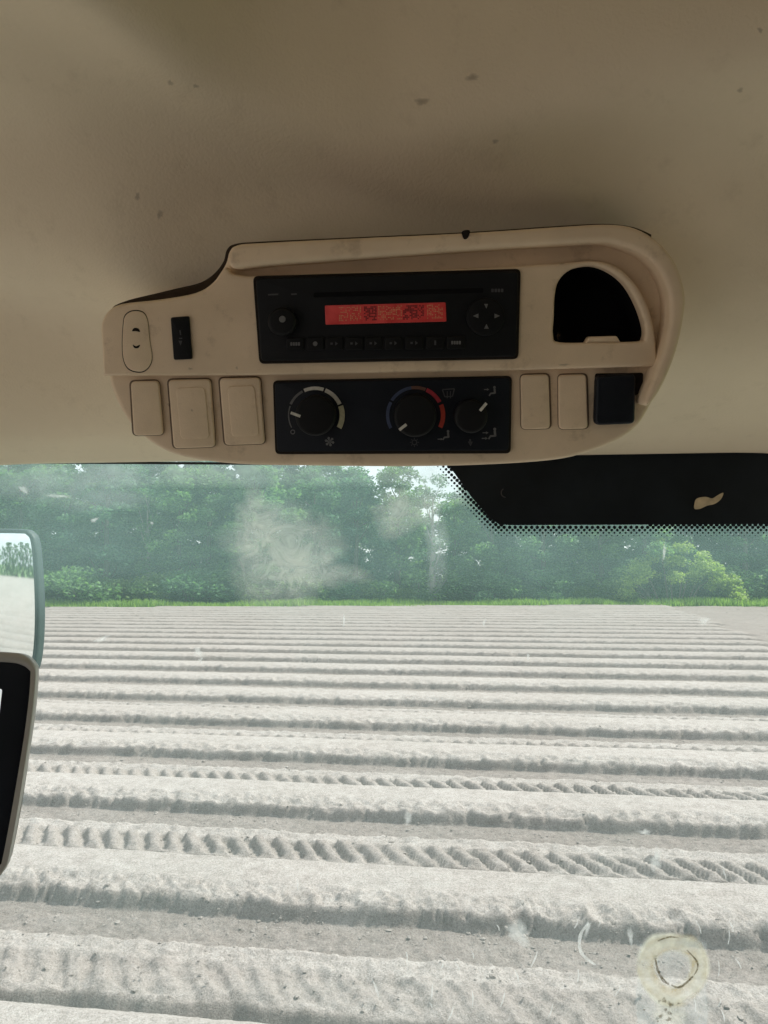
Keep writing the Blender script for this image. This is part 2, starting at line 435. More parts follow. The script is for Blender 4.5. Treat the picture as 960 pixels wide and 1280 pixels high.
def sstep(a, b_, x):
    t = np.clip((x - a) / (b_ - a), 0, 1); return t * t * (3 - 2 * t)

# ------------------------------------------------------------------ the field
TH = R(8.0); CT, ST = math.cos(TH), math.sin(TH)      # rows run along (CT, -ST)
PER = 2.1 * CT; W0 = 3.88 * CT; TOPZ = .38
def ground_hit(px, py, z):
    d = ray(px, py); t = (z - CAM.z) / d.z; q = CAM + d * t; return q
def uw(q): return (q.x * CT - q.y * ST, q.x * ST + q.y * CT)
h1 = uw(ground_hit(850, 763, .2)); h2 = uw(ground_hit(978, 812, .2))
def u_end(w_): return h1[0] + (h2[0] - h1[0]) * (w_ - h1[1]) / (h2[1] - h1[1])
PS = [0, .07, .16, .34, .52, .63, .715, .755, .85, 1.14, 1.25, 1.34, 1.45, 1.68, 1.74, 1.81, 1.90, 1.98, PER]
PZ = [.29, .35, .385, .382, .364, .340, .310, .205, .192, .197, .250, .225, .205, .20, .185, .05, .02, .09, .29]
LUG = {0: .02, -1: .022, -2: .060, -3: .065, -4: .05}
def field_h(u, w_):
    k = np.floor((W0 - w_) / PER); s = (W0 - w_) - k * PER; rs = (k * 13.7)
    # jagged shoulder: the edge wanders, so clods break off it
    edge = sstep(.40, .62, s) * (1 - sstep(1.0, 1.15, s))
    s2 = s + edge * (.05 * fbm(u * 3 + rs, w_ * .5, 2, 3, .5) + .075 * (1 - sstep(.69, .75, s)) * fbm(u * 13 + rs, w_ * 9, 4, 9, .75))
    edge2 = sstep(1.55, 1.7, s) * (1 - sstep(1.95, 2.05, s))
    s2 = s2 + edge2 * .05 * fbm(u * 3 + rs, w_ * 2, 3, 5)
    s2 = s2 + (1 - sstep(.0, .12, s)) * .02 * fbm(u * 4 + rs, w_ * 0, 3, 15)
    s2 = np.clip(s2, 0, PER - 1e-6)
    z = np.interp(s2, PS, PZ)
    z = z + .012 * fbm(u * .7, w_ * .2 + rs, 3, 21)
    rough = .25 + .9 * sstep(.6, .8, s) * (1 - sstep(1.9, 2.05, s)) - .75 * sstep(.69, .73, s2) * (1 - sstep(.82, .87, s2))
    z = z + rough * (.022 * fbm(u * 9, w_ * 9, 4, 31, .65) + .018 * np.abs(fbm(u * 26, w_ * 26, 3, 41, .7)))
    clod = sstep(.48, .61, s2) * (1 - sstep(.68, .73, s2))
    z = z + clod * .055 * np.clip(fbm(u * 14 + rs, w_ * 12, 4, 51, .7), -.3, 1)
    # tyre lug prints in the wheel track
    lug = sstep(1.36, 1.42, s) * (1 - sstep(1.66, 1.74, s))
    ph = u / .20 + -1.0 * (s - 1.5) * 3.0 + .25 * fbm(u * .8, w_ * .5 + rs, 2, 61)
    z = z + lug * np.where(k >= -1, .05, .025) * fbm(u * 3.2 + rs, w_ * 4, 3, 63, .5)
    ph = ph + np.where(k >= -1, .35, .22) * fbm(u * 2.1 + rs, w_ * 2, 2, 64)
    tri = np.abs(np.mod(ph, 1.0) - .5) * 2
    amp = np.vectorize(lambda q: LUG.get(int(q), .03 + .05 * (abs(math.sin(q * 2.7)))))(k[:, :1]) if k.ndim == 2 else .04
    amp = amp * (.8 + .4 * vnoise(u * .9 + rs, w_ * 0, 72))
    z = z + lug * amp * (sstep(.35, .60, tri) - .45)
    # headland on the right, where the ridges stop
    e = u_end(w_) + .5 * fbm(k * 1.7 + .3, k * 0.0, 2, 81)
    t = sstep(-.6, .35, u - e)
    hz = .24 + .05 * fbm(u * .5, w_ * .5, 3, 91) + .05 * fbm(u * 3, w_ * 3, 5, 92, .65)
    z = z * (1 - t) + hz * t
    dark_soil = np.maximum(sstep(.67, .75, s2) * (1 - sstep(1.18, 1.25, s2)), sstep(1.68, 1.76, s2) * (1 - sstep(1.94, 2.03, s2)))  # darker soil colour on near faces, floors and furrows
    dark_soil = np.maximum(dark_soil, .45 * lug)
    dark_soil = np.clip(dark_soil * (.75 + .5 * vnoise(u * 2, w_ * 6, 95)), 0, 1) * (1 - t) + .85 * t
    dark_soil = np.clip(dark_soil + .65 * sstep(9, 34, w_), 0, 1)  # soil colour gets darker with distance
    return z, dark_soil

Vs, Fs, Ds, off = [], [], [], 0
def add_patch(ua, ub, nu, wa, wb, nw, lift=0.0):
    global off
    uu = np.linspace(ua, ub, nu); ww = np.linspace(wa, wb, nw); U, W_ = np.meshgrid(uu, ww)
    z, dm = field_h(U, W_)
    X = U * CT + W_ * ST; Y = -U * ST + W_ * CT
    Vs.append(np.stack([X.ravel(), Y.ravel(), z.ravel() + lift], 1)); Ds.append(dm.ravel())
    i = np.arange(nu * nw).reshape(nw, nu)
    q = np.stack([i[:-1, :-1].ravel(), i[:-1, 1:].ravel(), i[1:, 1:].ravel(), i[1:, :-1].ravel()], 1) + off
    Fs.append(q); off += nu * nw
NROW = 26
for k in range(-1, NROW):
    wb = W0 + PER * k + .14; wa = wb - PER; d = max(3.4, wa + .9)
    half = .56 * d + 1.6; uc = -wa * math.tan(TH) * 1.0
    du = max(.013, .0034 * d); dw = max(.011, .0062 * (d / 4))
    nu = int(2 * half / du); nw = max(24, int(PER / dw))
    if k == NROW - 1: wb += 2.0
    add_patch(uc - half, uc + half, nu, wa, wb, nw)
for k in range(-50, -1):                                 # rows behind and beside the cab, seen in the mirror
    wb = W0 + PER * k + .14; add_patch(-100, 16, 240, wb - PER, wb, 20)
for k in range(-1, 6):
    wb = W0 + PER * k + .14; add_patch(-50, -6 - 1.3 * max(0, k), 130, wb - PER, wb, 24, -.02)
me = np_mesh('ploughed_field', np.concatenate(Vs), np.concatenate(Fs))
at = me.attributes.new('dark_soil', 'FLOAT', 'POINT'); at.data.foreach_set('value', np.concatenate(Ds).astype(np.float32))
link('field', me, M['soil'], kind='structure', label='pale dry sandy field drawn up into long soil ridges')
g = 1500
me = pydata('ground', [(-g, -g, -.35), (g, -g, -.35), (g, g, -.35), (-g, g, -.35)], [(0, 1, 2, 3)])
link('ground', me, M['meadow'], kind='structure', label='flat green land lying around the field')

# loose clods broken from the ridge shoulders
ico = bmesh.new(); bmesh.ops.create_icosphere(ico, subdivisions=1, radius=1); iv = np.array([q.co[:] for q in ico.verts]); ico.faces.ensure_lookup_table()
itri = np.array([[q.index for q in fc.verts] for fc in ico.faces]); ico.free()
cv, cf, o_ = [], [], 0
for k in range(0, 7):
    wb = W0 + PER * k; d = wb - .9; n_ = int(1500 / (1 + .25 * k)); half = .56 * d + 1
    uu = -wb * math.tan(TH) + rng.uniform(-half, half, n_)
    ss = np.where(rng.random(n_) < .6, rng.normal(.86, .09, n_), rng.uniform(.95, 1.75, n_)); ww = wb - ss
    zz, _ = field_h(uu, ww)
    for a, c, z in zip(uu, ww, zz):
        r_ = min(.022, .004 + rng.exponential(.004)); sc_ = r_ * rng.uniform(.6, 1.3, 3) * np.array([1, 1, .6])
        vv = iv * (1 + rng.uniform(-.25, .25, (len(iv), 1))) * sc_
        cv.append(vv + np.array([a * CT + c * ST, -a * ST + c * CT, z])); cf.append(itri + o_); o_ += len(iv)
me = np_mesh('soil_clods', np.concatenate(cv), np.concatenate(cf), False)
at = me.attributes.new('dark_soil', 'FLOAT', 'POINT'); at.data.foreach_set('value', np.full(o_, .45, np.float32))
link('soil_clods', me, M['soil'], kind='stuff', label='loose crumbs of dry soil fallen along the ridge edges')

# ------------------------------------------------------------------ woodland
def leaf_cloud(centres, radii, per, size, seed, flat=.58, updown=.9):
    r_ = np.random.default_rng(seed); P_ = []; 
    for c, rad in zip(centres, radii):
        n_ = max(6, int(per * (rad ** 2)))
        d = r_.normal(size=(n_, 3)); d /= np.linalg.norm(d, axis=1, keepdims=True)
        rr = r_.random(n_) ** .45
        P_.append(np.asarray(c) + d * rr[:, None] * rad * np.array([1, 1, flat]))
    P_ = np.concatenate(P_); n_ = len(P_)
    nrm = r_.normal(size=(n_, 3)); nrm[:, 2] = np.abs(nrm[:, 2]) + updown; nrm /= np.linalg.norm(nrm, axis=1, keepdims=True)
    t = np.cross(nrm, r_.normal(size=(n_, 3))); t /= np.linalg.norm(t, axis=1, keepdims=True); bt = np.cross(nrm, t)
    s_ = size * r_.uniform(.55, 1.25, (n_, 1))
    a = P_ - t * s_; c = P_ + t * s_; b1 = P_ + bt * s_ * .55 - nrm * s_ * .18; b2 = P_ - bt * s_ * .55 - nrm * s_ * .18
    V = np.stack([a, b1, c, b2], 1).reshape(-1, 3)
    Fq = np.arange(n_ * 4).reshape(-1, 4)
    return V, Fq

def crown_points(h, wdt, base, seed, n_=46, pointy=.0):
    r_ = random.Random(seed); cs, rs = [], []
    ph = [r_.uniform(0, 6.28) for _ in range(4)]
    for i in range(n_):
        t = (i + .5) / n_; z = base + (h - base) * t
        prof_ = math.sin(math.pi * min(1, max(.06, .16 + .80 * t))) ** .6
        a = i * 2.39996 + r_.uniform(-.4, .4); rr = wdt * prof_ * r_.uniform(.45, 1.0) * (1 + .22 * math.sin(2 * a + ph[0]) + .15 * math.sin(3 * a + ph[1] + 5 * t))
        rad = wdt * r_.uniform(.20, .35)
        cs.append((rr * math.cos(a), rr * math.sin(a), z - rad * .5 + r_.uniform(-.4, .4))); rs.append(rad)
    return cs, rs

def trunk_mesh(name, h, r0, cs, seed, nl=9):
    r_ = random.Random(seed); V, Fc = [], []
    def add(pts, rad, n=7):
        v, f = tube_mesh('t', pts, rad, n); o = len(V); V.extend(v); Fc.extend([tuple(i + o for i in q) for q in f])
    bend = [(r_.uniform(-.25, .25) * t, r_.uniform(-.25, .25) * t, h * .86 * t) for t in (0, .15, .35, .55, .75, 1)]
    add([(0, 0, -.6)] + bend[1:], [r0 * 1.5, r0, r0 * .85, r0 * .62, r0 * .4, r0 * .12], 9)
    for c in r_.sample(cs, min(nl, len(cs))):
        z0 = max(h * .12, c[2] - r_.uniform(.12, .25) * h); st = Vector((0, 0, z0)); en = Vector(c)
        mid = st.lerp(en, .5) + Vector((0, 0, -.1 * h * .2))
        rb = r0 * .38 * (1 - .5 * z0 / h); add([st, mid, en], [rb, rb * .6, rb * .15], 5)
    return pydata(name, V, Fc, True)

KINDS = []
for i, (h, wd, base, mat, per, size, bark, n_) in enumerate([
        (11.5, 3.3, .8, 'leaf', 115, .24, 'bark', 50), (12.5, 3.6, 1.0, 'leaf_cool', 105, .25, 'bark', 52), (10.5, 3.0, .6, 'leaf', 125, .22, 'bark', 48),
        (13.0, 3.4, 1.2, 'leaf_cool', 110, .26, 'bark', 52), (11.0, 3.8, .6, 'leaf', 100, .23, 'bark', 54), (11.0, 2.4, 3.2, 'leaf', 70, .20, 'pale_bark', 24)]):
    cs, rs = crown_points(h, wd, base, 100 + i, n_)
    V, Fq = leaf_cloud(cs, rs, per * 1.9, size * .82, 200 + i)
    KINDS.append((np_mesh('crown', V, Fq, False), trunk_mesh('trunk', h, .15 + .012 * h, cs, 300 + i, 10), mat, bark, h))
for cm, tm, mat, bark, h in KINDS: cm.materials.append(M[mat]); tm.materials.append(M[bark])
GRP = 'trees of the wood behind the field'
def tree(kind, x, y, sc_, rot, label, group=GRP):
    cm, tm, mat, bark, h = KINDS[kind]
    t = empty('tree', (x, y, -.3), label=label, cat='tree', group=group); t.scale = (sc_ * random.uniform(.9, 1.1), sc_ * random.uniform(.9, 1.1), sc_); t.rotation_euler.z = rot
    link('trunk', tm, None, t); link('crown', cm, None, t)
    return t
def wx(px, D): return (px - 480) / F * D
FRONT = 'leafy green tree at the front of the wood, its crown merging with its neighbours'
MID = 'darker tall tree standing inside the wood behind the front trees'
special = {3: 'pale trunked sparse tree below the sky gap left of the black band'}
r_ = random.Random(5)
for i in range(22):                                      # front row
    px = -150 + i * 60 + r_.uniform(-15, 15); D = 60.5 + r_.uniform(-1.2, 1.2) + (px - 480) * .004
    hh = 12.6 if px < 430 else (11.4 if px < 500 else (9.6 if px < 590 else 11.4))
    k = r_.choice([0, 1, 2, 4]); tree(k, wx(px, D), D, hh * r_.uniform(.90, 1.08) / KINDS[k][4], r_.uniform(0, 6.28), FRONT)
for i in range(22):
    px = -190 + i * 64 + r_.uniform(-18, 18); D = 66 + r_.uniform(-1.2, 1.2)
    hh = 14.4 if px < 430 else (12.8 if px < 500 else (10.4 if px < 600 else 12.6))
    k = r_.choice([0, 1, 3, 4]); tree(k, wx(px, D), D, hh * r_.uniform(.92, 1.06) / KINDS[k][4], r_.uniform(0, 6.28), MID)
for i in range(26):
    px = -230 + i * 57 + r_.uniform(-18, 18); D = 72 + r_.uniform(-1.2, 1.2)
    hh = 15.8 if px < 420 else (13.6 if px < 490 else (10.6 if px < 600 else 13.5))
    k = r_.choice([1, 3]); tree(k, wx(px, D), D, hh / KINDS[k][4], r_.uniform(0, 6.28), MID)
tree(5, wx(541, 59), 59, 1.0, .4, 'slim sparse tree with a pale trunk below the sky gap beside the black band', 'pale slim trees of the wood')
tree(5, wx(186, 59.3), 59.3, .9, 2.2, 'slim tree with a pale thin trunk among the dense trees in the left half', 'pale slim trees of the wood')
for i in range(26):                                       # wood behind the cab, seen in the mirror
    a = R(205 + i * 2); D = 118 + r_.uniform(-2, 2)
    x_, y_ = D * math.sin(a) * 1.0, D * math.cos(a)
    k = r_.choice([0, 2, 4]); tree(k, x_, y_, r_.uniform(.7, .95), r_.uniform(0, 6.28), 'tree seen only as a small reflection in the wing mirror', 'trees reflected in the wing mirror')

# shrubs along the wood's edge
SH = []
for i in range(4):
    rr = random.Random(400 + i); cs, rs = [], []
    for q in range(16):
        a = rr.uniform(0, 6.28); d = rr.uniform(0, 1.5) ; z = rr.uniform(.3, 2.0) * (1 - .25 * d)
        cs.append((d * math.cos(a), d * math.sin(a), z)); rs.append(rr.uniform(.45, .8))
    V, Fq = leaf_cloud(cs, rs, 260, .12, 500 + i, .75); cm = np_mesh('foliage', V, Fq, False); cm.materials.append(M['leaf_shrub' if i % 2 else 'leaf'])
    V, Fc = [], []
    for q in range(6):
        c = rr.choice(cs); v, f = tube_mesh('s', [(0, 0, -.3), (c[0] * .4, c[1] * .4, c[2] * .6), c], [.05, .035, .01], 5); o = len(V); V += v; Fc += [tuple(z + o for z in y) for y in f]
    sm = pydata('stem', V, Fc, True); sm.materials.append(M['bark']); SH.append((cm, sm))
for i in range(56):
    px = -120 + i * 22 + r_.uniform(-14, 14); D = 57.4 + r_.uniform(-.7, 1.4) + (px - 480) * .005
    if 770 < px < 900: continue
    t = empty('shrub', (wx(px, D), D, .05), label='low green shrub growing along the foot of the wood', cat='shrub', group='shrubs along the edge of the wood')
    s_ = r_.uniform(.6, 1.6); t.scale = (s_ * 1.25, s_ * 1.1, s_); t.rotation_euler.z = r_.uniform(0, 6.28)
    cm, sm = r_.choice(SH); link('stem', sm, None, t); link('foliage', cm, None, t)

# the light green bush on the right
rr = random.Random(77); cs, rs = [], []
for q in range(70):
    t_ = rr.random(); x_ = rr.uniform(-4.3, 5.2); topz = 5.3 * max(.05, 1 - (abs(x_ + .2) / (4.4 if x_ < 0 else 6.2)) ** 1.8)
    if x_ > 3: topz = max(topz, 3.0 * (1 - ((x_ - 3.6) / 2.2) ** 2))
    z = topz * (.25 + .72 * t_ ** .6); cs.append((x_, rr.uniform(-1.3, 1.3) * (1 - .4 * t_), z)); rs.append(rr.uniform(.45, .85))
V, Fq = leaf_cloud(cs, rs, 300, .13, 78, .7); t = empty('bush', (wx(838, 57.2), 57.4, .1), label='big bright yellow green bush at the foot of the wood on the right', cat='bush')
link('foliage', np_mesh('foliage', V, Fq, False), M['leaf_light'], t)
V, Fc = [], []
for q in range(14):
    c = rr.choice(cs); v, f = tube_mesh('s', [(c[0] * .3, 0, -.3), (c[0] * .6, c[1] * .4, c[2] * .6), c], [.09, .06, .015], 5); o = len(V); V += v; Fc += [tuple(z + o for z in y) for y in f]
link('stem', pydata('stem', V, Fc, True), M['bark'], t)

# grass strip between field and wood
n_ = 42000
X_ = rng.uniform(-45, 45, n_); e0 = ground_hit(50, 761.5, .2); e1 = ground_hit(960, 758, .2)
edge_y = e0.y + (X_ - e0.x) * (e1.y - e0.y) / (e1.x - e0.x)
Y_ = edge_y + rng.uniform(0, 3.2, n_) + .3 * fbm(X_ * .6, X_ * 0, 3, 5)
hh = rng.uniform(.2, .62, n_) * (.6 + .9 * vnoise(X_ * .5, Y_ * .5, 8)); ang = rng.uniform(0, 6.28, n_); wd = rng.uniform(.04, .12, n_)
bx = np.stack([X_, Y_, np.full(n_, .1)], 1); dx = np.stack([np.cos(ang) * wd, np.sin(ang) * wd, np.zeros(n_)], 1)
tip = bx + np.stack([rng.normal(0, .15, n_), rng.normal(0, .15, n_), hh], 1)
V = np.stack([bx - dx, bx + dx, tip], 1).reshape(-1, 3)
link('grass', np_mesh('grass', V, np.arange(n_ * 3).reshape(-1, 3), False), M['blade'], kind='stuff', label='strip of rough green grass between the field and the wood')
V = np.array([(-60, e0.y + (-60 - e0.x) * (e1.y - e0.y) / (e1.x - e0.x) - .1, .12), (60, e0.y + (60 - e0.x) * (e1.y - e0.y) / (e1.x - e0.x) - .1, .12), (60, 90, .12), (-60, 90, .12)])
link('verge', np_mesh('verge', V, np.array([[0, 1, 2, 3]])), M['meadow'], kind='structure', label='green verge and woodland floor beyond the field')

# ------------------------------------------------------------------ cab shell
def C(y, z): return (y, CAM.z + z)
cab = empty('tractor_cab', (0, 0, 1.35), label='beige lined tractor cab roof and shell around the viewer', cat='cab')
prof_pts = [(-1.0, .30), (-.9, .40), (-.6, .40), (-.2, .395), (.1, .385), (.28, .360), (.38, .336), (.45, .308), (.49, .284), (.522, .243), (.555, .205), (.60, .175), (.665, .152), (.725, .136), (.775, .118)]
pp = smooth_path(prof_pts, 6, False); NX = 121
xs = np.linspace(-.78, .78, NX); V = []
lipL = (CAM + ray(0, 577) * (.775 / ray(0, 577).y)).z - CAM.z; lipR = (CAM + ray(960, 562) * (.775 / ray(960, 562).y)).z - CAM.z
for (y, z) in pp:
    for x in xs:
        t = min(1, max(0, (x + .40) / .80)); z2 = z
        k = max(0, (y - .3) / .475); z2 += ((lipL + (lipR - lipL) * t) - .118) * k ** 2
        # raised middle panel of the ceiling with a soft edge
        yb = .462 - .24 * max(0, x); a = (yb - y); c = (x + .150 - (y - .41) * .9) + .012 * math.sin(y * 28)
        sm = -math.log(math.exp(-a * 34) + math.exp(-c * 34) + 1e-12) / 34
        q = min(1, max(0, (sm + .012) / .034)); z2 += .075 * q * q * (3 - 2 * q) + .034 * math.exp(-((sm - .004) / .018) ** 2)
        # a soft fold runs from the upper left corner to the console; beyond it the lining rises towards the side
        dl = -((x + .23) * .519 - (y - .43) * .855) * 1.0
        dl = -((x + .16) * .52 - (y - .4725) * .854) if False else -((x + .16) * .519 + (.4725 - y) * .855)
        fade = 1 - max(0, min(1, (y - .60) / .14)); fade = fade * fade * (3 - 2 * fade)
        z2 += (.016 * math.exp(-((dl + .004) / .04) ** 2) * (1 - max(0, min(1, (y - .52) / .05)))) * fade
        z2 += .024 * math.exp(-((y - .530 - .02 * max(0, x)) / .028) ** 2) * math.exp(-((x - .03) / .20) ** 6)
        z2 += .34 * math.log(1 + math.exp(min(40, dl * 60))) / 60 * fade * (1 if dl < .22 else .22 / dl)
        # sides come down
        ex = max(0, abs(x) - .36); z2 -= 1.2 * ex * ex * (1 - .6 * max(0, min(1, (y - .3) / .475)))
        V.append((x, y, CAM.z + z2))
NY = len(pp); i = np.arange(NX * NY).reshape(NY, NX)
Fq = np.stack([i[:-1, :-1].ravel(), i[:-1, 1:].ravel(), i[1:, 1:].ravel(), i[1:, :-1].ravel()], 1)
me = np_mesh('headliner', np.array(V), Fq)
# roll the front lip under so it has thickness
bm = bmesh.new(); bm.from_mesh(me); bm.verts.ensure_lookup_table()
row = [bm.verts[int(j)] for j in i[-1]]; prev = row
for dy, dz in ((.003, -.001), (.008, -.0015), (.014, 0), (.016, .03)):
    nw = [bm.verts.new((q.co.x, q0.co.y + dy, q0.co.z + dz)) for q, q0 in zip(row, row)]
    for a in range(NX - 1): bm.faces.new((prev[a], prev[a + 1], nw[a + 1], nw[a])).smooth = True
    prev = nw
bmesh.ops.recalc_face_normals(bm, faces=bm.faces); bm.to_mesh(me); hl_bvh = BVHTree.FromBMesh(bm); bm.free()
def to_local(me, p): me.transform(Matrix.Translation(-parent_world(p).translation)); return me
hl = link('headliner', to_local(me, cab), M['headliner'], cab)
# specks on the headliner
for j, (px, py, r_x, r_y) in enumerate([(527, 127, 9, 6), (619, 177, 4, 4), (172, 246, 4, 5), (200, 268, 4, 7), (213, 104, 4, 4), (245, 108, 4, 3), (925, 113, 4, 4), (950, 38, 4, 4), (590, 97, 10, 5)]):
    hit = hl_bvh.ray_cast(CAM, ray(px, py).normalized())
    if hit[0] is None: continue
    nrm = hit[1] if hit[1].dot(ray(px, py)) < 0 else -hit[1]
    fr = Frame(hit[0] + nrm * .0015, nrm)
    rd = random.Random(j); ol = [(px + r_x * math.cos(a) * rd.uniform(.6, 1.1), py + r_y * math.sin(a) * rd.uniform(.6, 1.1)) for a in [2 * math.pi * q / 14 for q in range(14)]]
    st = blob('stain', fr, px, py, r_x, r_y, 0, None, hl, .35, 16, 4, True, 0, j)
    st.data.materials.clear(); st.data.materials.append(M.setdefault('speck_film', film('speck_dirt', (.10, .07, .045), .34, 300, .25, .5, .5, .0)))

# outer roof, pillars, floor, front panel, unseen walls added to cut the light
def cab_part(name, me, mat, **kw): return link(name, to_local(me, cab), mat, cab, **kw)
zc = CAM.z
cab_part('roof', box_mesh('roof', (-.86, -1.1, zc + .49), (.86, .80, zc + .60), .004), M['outer_paint'])
cab_part('roof_front', box_mesh('roof_front', (-.84, .799, zc + .150), (.84, .804, zc + .488), .001), M['outer_paint'])
for sx in (-1, 1):
    for y, r0 in ((.80, .035), (-1.02, .04)):
        v, f = tube_mesh('pillar', [(sx * .80, y + (.06 if y > 0 else 0), 1.36), (sx * .80, y, zc + .48)], [r0, r0], 10); cab_part('pillar', pydata('pillar', v, f, True), M['black'])
cab_part('floor', box_mesh('floor', (-.86, -1.1, 1.28), (.86, .95, 1.345), .01), M['floor_mat'])
cab_part('rear_light_block', box_mesh('rear_light_block', (-.80, -1.09, 1.35), (.80, -1.06, zc + .30), .005), M['light_block'])  # unseen solid wall added to darken rear-facing parts of the lining
cab_part('side_light_block', box_mesh('side_light_block', (.80, -1.05, 1.35), (.83, .25, zc + .30), .005), M['light_block'])  # unseen wall added so that light comes from the left and front
cab_part('side_rail', box_mesh('side_rail', (-.85, -1.0, zc + .30), (-.79, .78, zc + .485), .01), M['headliner'])
cab_part('side_rail', box_mesh('side_rail', (.79, -1.0, zc + .30), (.85, .78, zc + .485), .01), M['headliner'])

# ------------------------------------------------------------------ windscreen
GF = Frame(Vector((0, .797, zc + .12)), Vector((0, -1, -.07)))
ws = empty('windscreen', (0, .80, 1.40), label='dusty tinted windscreen with a black dotted band along its top right', cat='windscreen')
gx = .77
v = [(-gx, .0 + .002, 0), (gx, .002, 0)]
a0 = GF.o + GF.y * (.06); a1 = GF.o - GF.y * (1.22)
gm = pydata('glass', [Vector((-gx, a0.y, a0.z)), Vector((gx, a0.y, a0.z)), Vector((gx, a1.y, a1.z)), Vector((-gx, a1.y, a1.z))], [(0, 3, 2, 1)])
link('glass', to_local(gm, ws), M['glass'], ws)
frit = [(530, 470), (548, 560), (567, 590), (590, 622), (613, 648), (624, 655.5), (640, 656.5), (960, 655), (1100, 654), (1260, 652), (1300, 470)]
slab('black_band', GF, [frit], .002, .0035, M['frit'], ws, .0004)
# dot screen: dots shrink with distance from the band
def seg_dist(p, a, c):
    a = Vector(a); c = Vector(c); p = Vector(p); d = c - a; t = max(0, min(1, (p - a).dot(d) / d.dot(d))); return (p - (a + d * t)).length
def inside(p, poly):
    r = False; j = len(poly) - 1
    for i_ in range(len(poly)):
        if (poly[i_][1] > p[1]) != (poly[j][1] > p[1]) and p[0] < (poly[j][0] - poly[i_][0]) * (p[1] - poly[i_][1]) / (poly[j][1] - poly[i_][1]) + poly[i_][0]: r = not r
        j = i_
    return r
dots = []; y = 566.0; k = 0
while y < 675:
    x = 530 + (3.45 if k % 2 else 0)
    while x < 1230:
        if not inside((x, y), frit):
            d = min(seg_dist((x, y), frit[i_], frit[i_ + 1]) for i_ in range(1, len(frit) - 2))
            r_d = 2.75 - d * .145
            if d < 15.5 and r_d > .5: dots.append([(x + r_d * math.cos(q * math.pi / 4), y + r_d * math.sin(q * math.pi / 4)) for q in range(8)])
        x += 6.9
    y += 3.45; k += 1
patch('band_dots', GF, dots, .0022, M['frit'], ws, kind='stuff')
chip = smooth_path([(868, 629), (871, 623), (882, 621), (890, 623), (897, 619), (904, 616), (901, 624), (893, 630), (884, 632), (875, 636), (868, 636)], 3)
patch('peeled_patch', GF, [chip], .0040, M['peel'], ws, label='bare beige patch peeled from the black band')
mk = arc(632, 616, 5, 6.3, 180, 330, 6); patch('scuff_mark', GF, mk, .0040, M['dim_print'], ws)
# seal under the headliner lip
v, f = [], []
slab('seal', GF, [[(-330, 575), (0, 576), (240, 577.5), (480, 578.5), (480, 582), (240, 580.3), (0, 579), (-330, 578)]], .002, .007, M['rubber'], ws, .001)
# dust, residue and painted glare on the inner face
Z1 = .0012
blob('dust_glare_smear', GF, 352, 695, 84, 66, Z1, M['dust'], ws, .25, 40, 8, True, .15, 1, label='grey dried dust smear in front of the trees')
blob('dust_glare_smear', GF, 322, 655, 32, 52, Z1 + .0002, M['dust'], ws, .3, 40, 8, True, -.2, 2)
blob('dust_glare_smear', GF, 392, 712, 60, 28, Z1 + .0003, M['dust'], ws, .3, 40, 8, True, .1, 9)
blob('dust_glare_smear', GF, 505, 640, 50, 30, Z1, M['dust'], ws, .3, 40, 8, True, .05, 3)
blob('dust_glare_smear', GF, 545, 680, 18, 60, Z1 + .0002, M['glare_dust'], ws, .25, 40, 8, True, 0, 4)
blob('dust_glare_smear', GF, 240, 588, 380, 24, Z1 + .0001, M['glare_dust'], ws, .15, 60, 8, True, 0, 5)  # pale glare painted as a strip along the top of the glass
blob('dust_glare_smear', GF, 548, 600, 60, 34, Z1 + .0003, M['glare_dust'], ws, .25, 40, 8, True, .5, 6)
blob('dust_glare_smear', GF, 90, 610, 120, 30, Z1 + .0004, M['glare_dust'], ws, .25, 40, 8, True, .1, 7)
for j, (x, y, a, c, rt) in enumerate([(127, 799, 10, 4, -.4), (248, 815, 6, 7, .2), (251, 825, 3, 5, 0), (880, 776, 7, 6, .3), (648, 1166, 20, 14, .5), (820, 1075, 8, 16, 0), (806, 1040, 9, 4, .2), (734, 1160, 4, 11, .1), (788, 1170, 4, 13, 0), (510, 1022, 6, 9, .4), (430, 775, 2, 8, 0), (605, 778, 2, 7, .2), (660, 820, 2, 6, -.2), (830, 690, 2, 14, .1), (190, 654, 2, 3, 0), (118, 650, 6, 3, -.6), (72, 620, 16, 3, .1), (30, 612, 9, 4, .4), (372, 1105, 2, 9, 0), (540, 1240, 2, 12, .1), (470, 1235, 2, 16, -.4), (905, 1090, 2, 10, -.3)]):
    blob('smudge', GF, x, y, a, c, Z1 + .0005, M['smudge'], ws, .4, 20, 4, True, rt, 20 + j)
def strip_film(name, pts, wd, z, mat):
    pp_ = smooth_path(pts, 5, False); v, f = [], []
    for i_, (x, y) in enumerate(pp_):
        x2, y2 = pp_[min(i_ + 1, len(pp_) - 1)]; x1, y1 = pp_[max(i_ - 1, 0)]; d = Vector((x2 - x1, y2 - y1)).normalized()
        wv = wd * (.5 + .5 * math.sin(math.pi * (i_ + .5) / len(pp_))) * random.uniform(.75, 1.25) / 2
        for s_ in (-1, 1): v.append((*GF.p(x - d.y * wv * s_, y + d.x * wv * s_, z), z))
        if i_: f.append((2 * i_ - 2, 2 * i_, 2 * i_ + 1, 2 * i_ - 1))
    me = pydata(name, v, f); at = me.attributes.new('fade', 'FLOAT', 'POINT'); at.data.foreach_set('value', [1.0] * len(v))
    return link(name, me, mat, ws, GF.m)
strip_film('scratch', [(736, 1154), (727, 1165), (724, 1180), (729, 1194), (744, 1206)], 4, Z1 + .0003, M['smudge'])
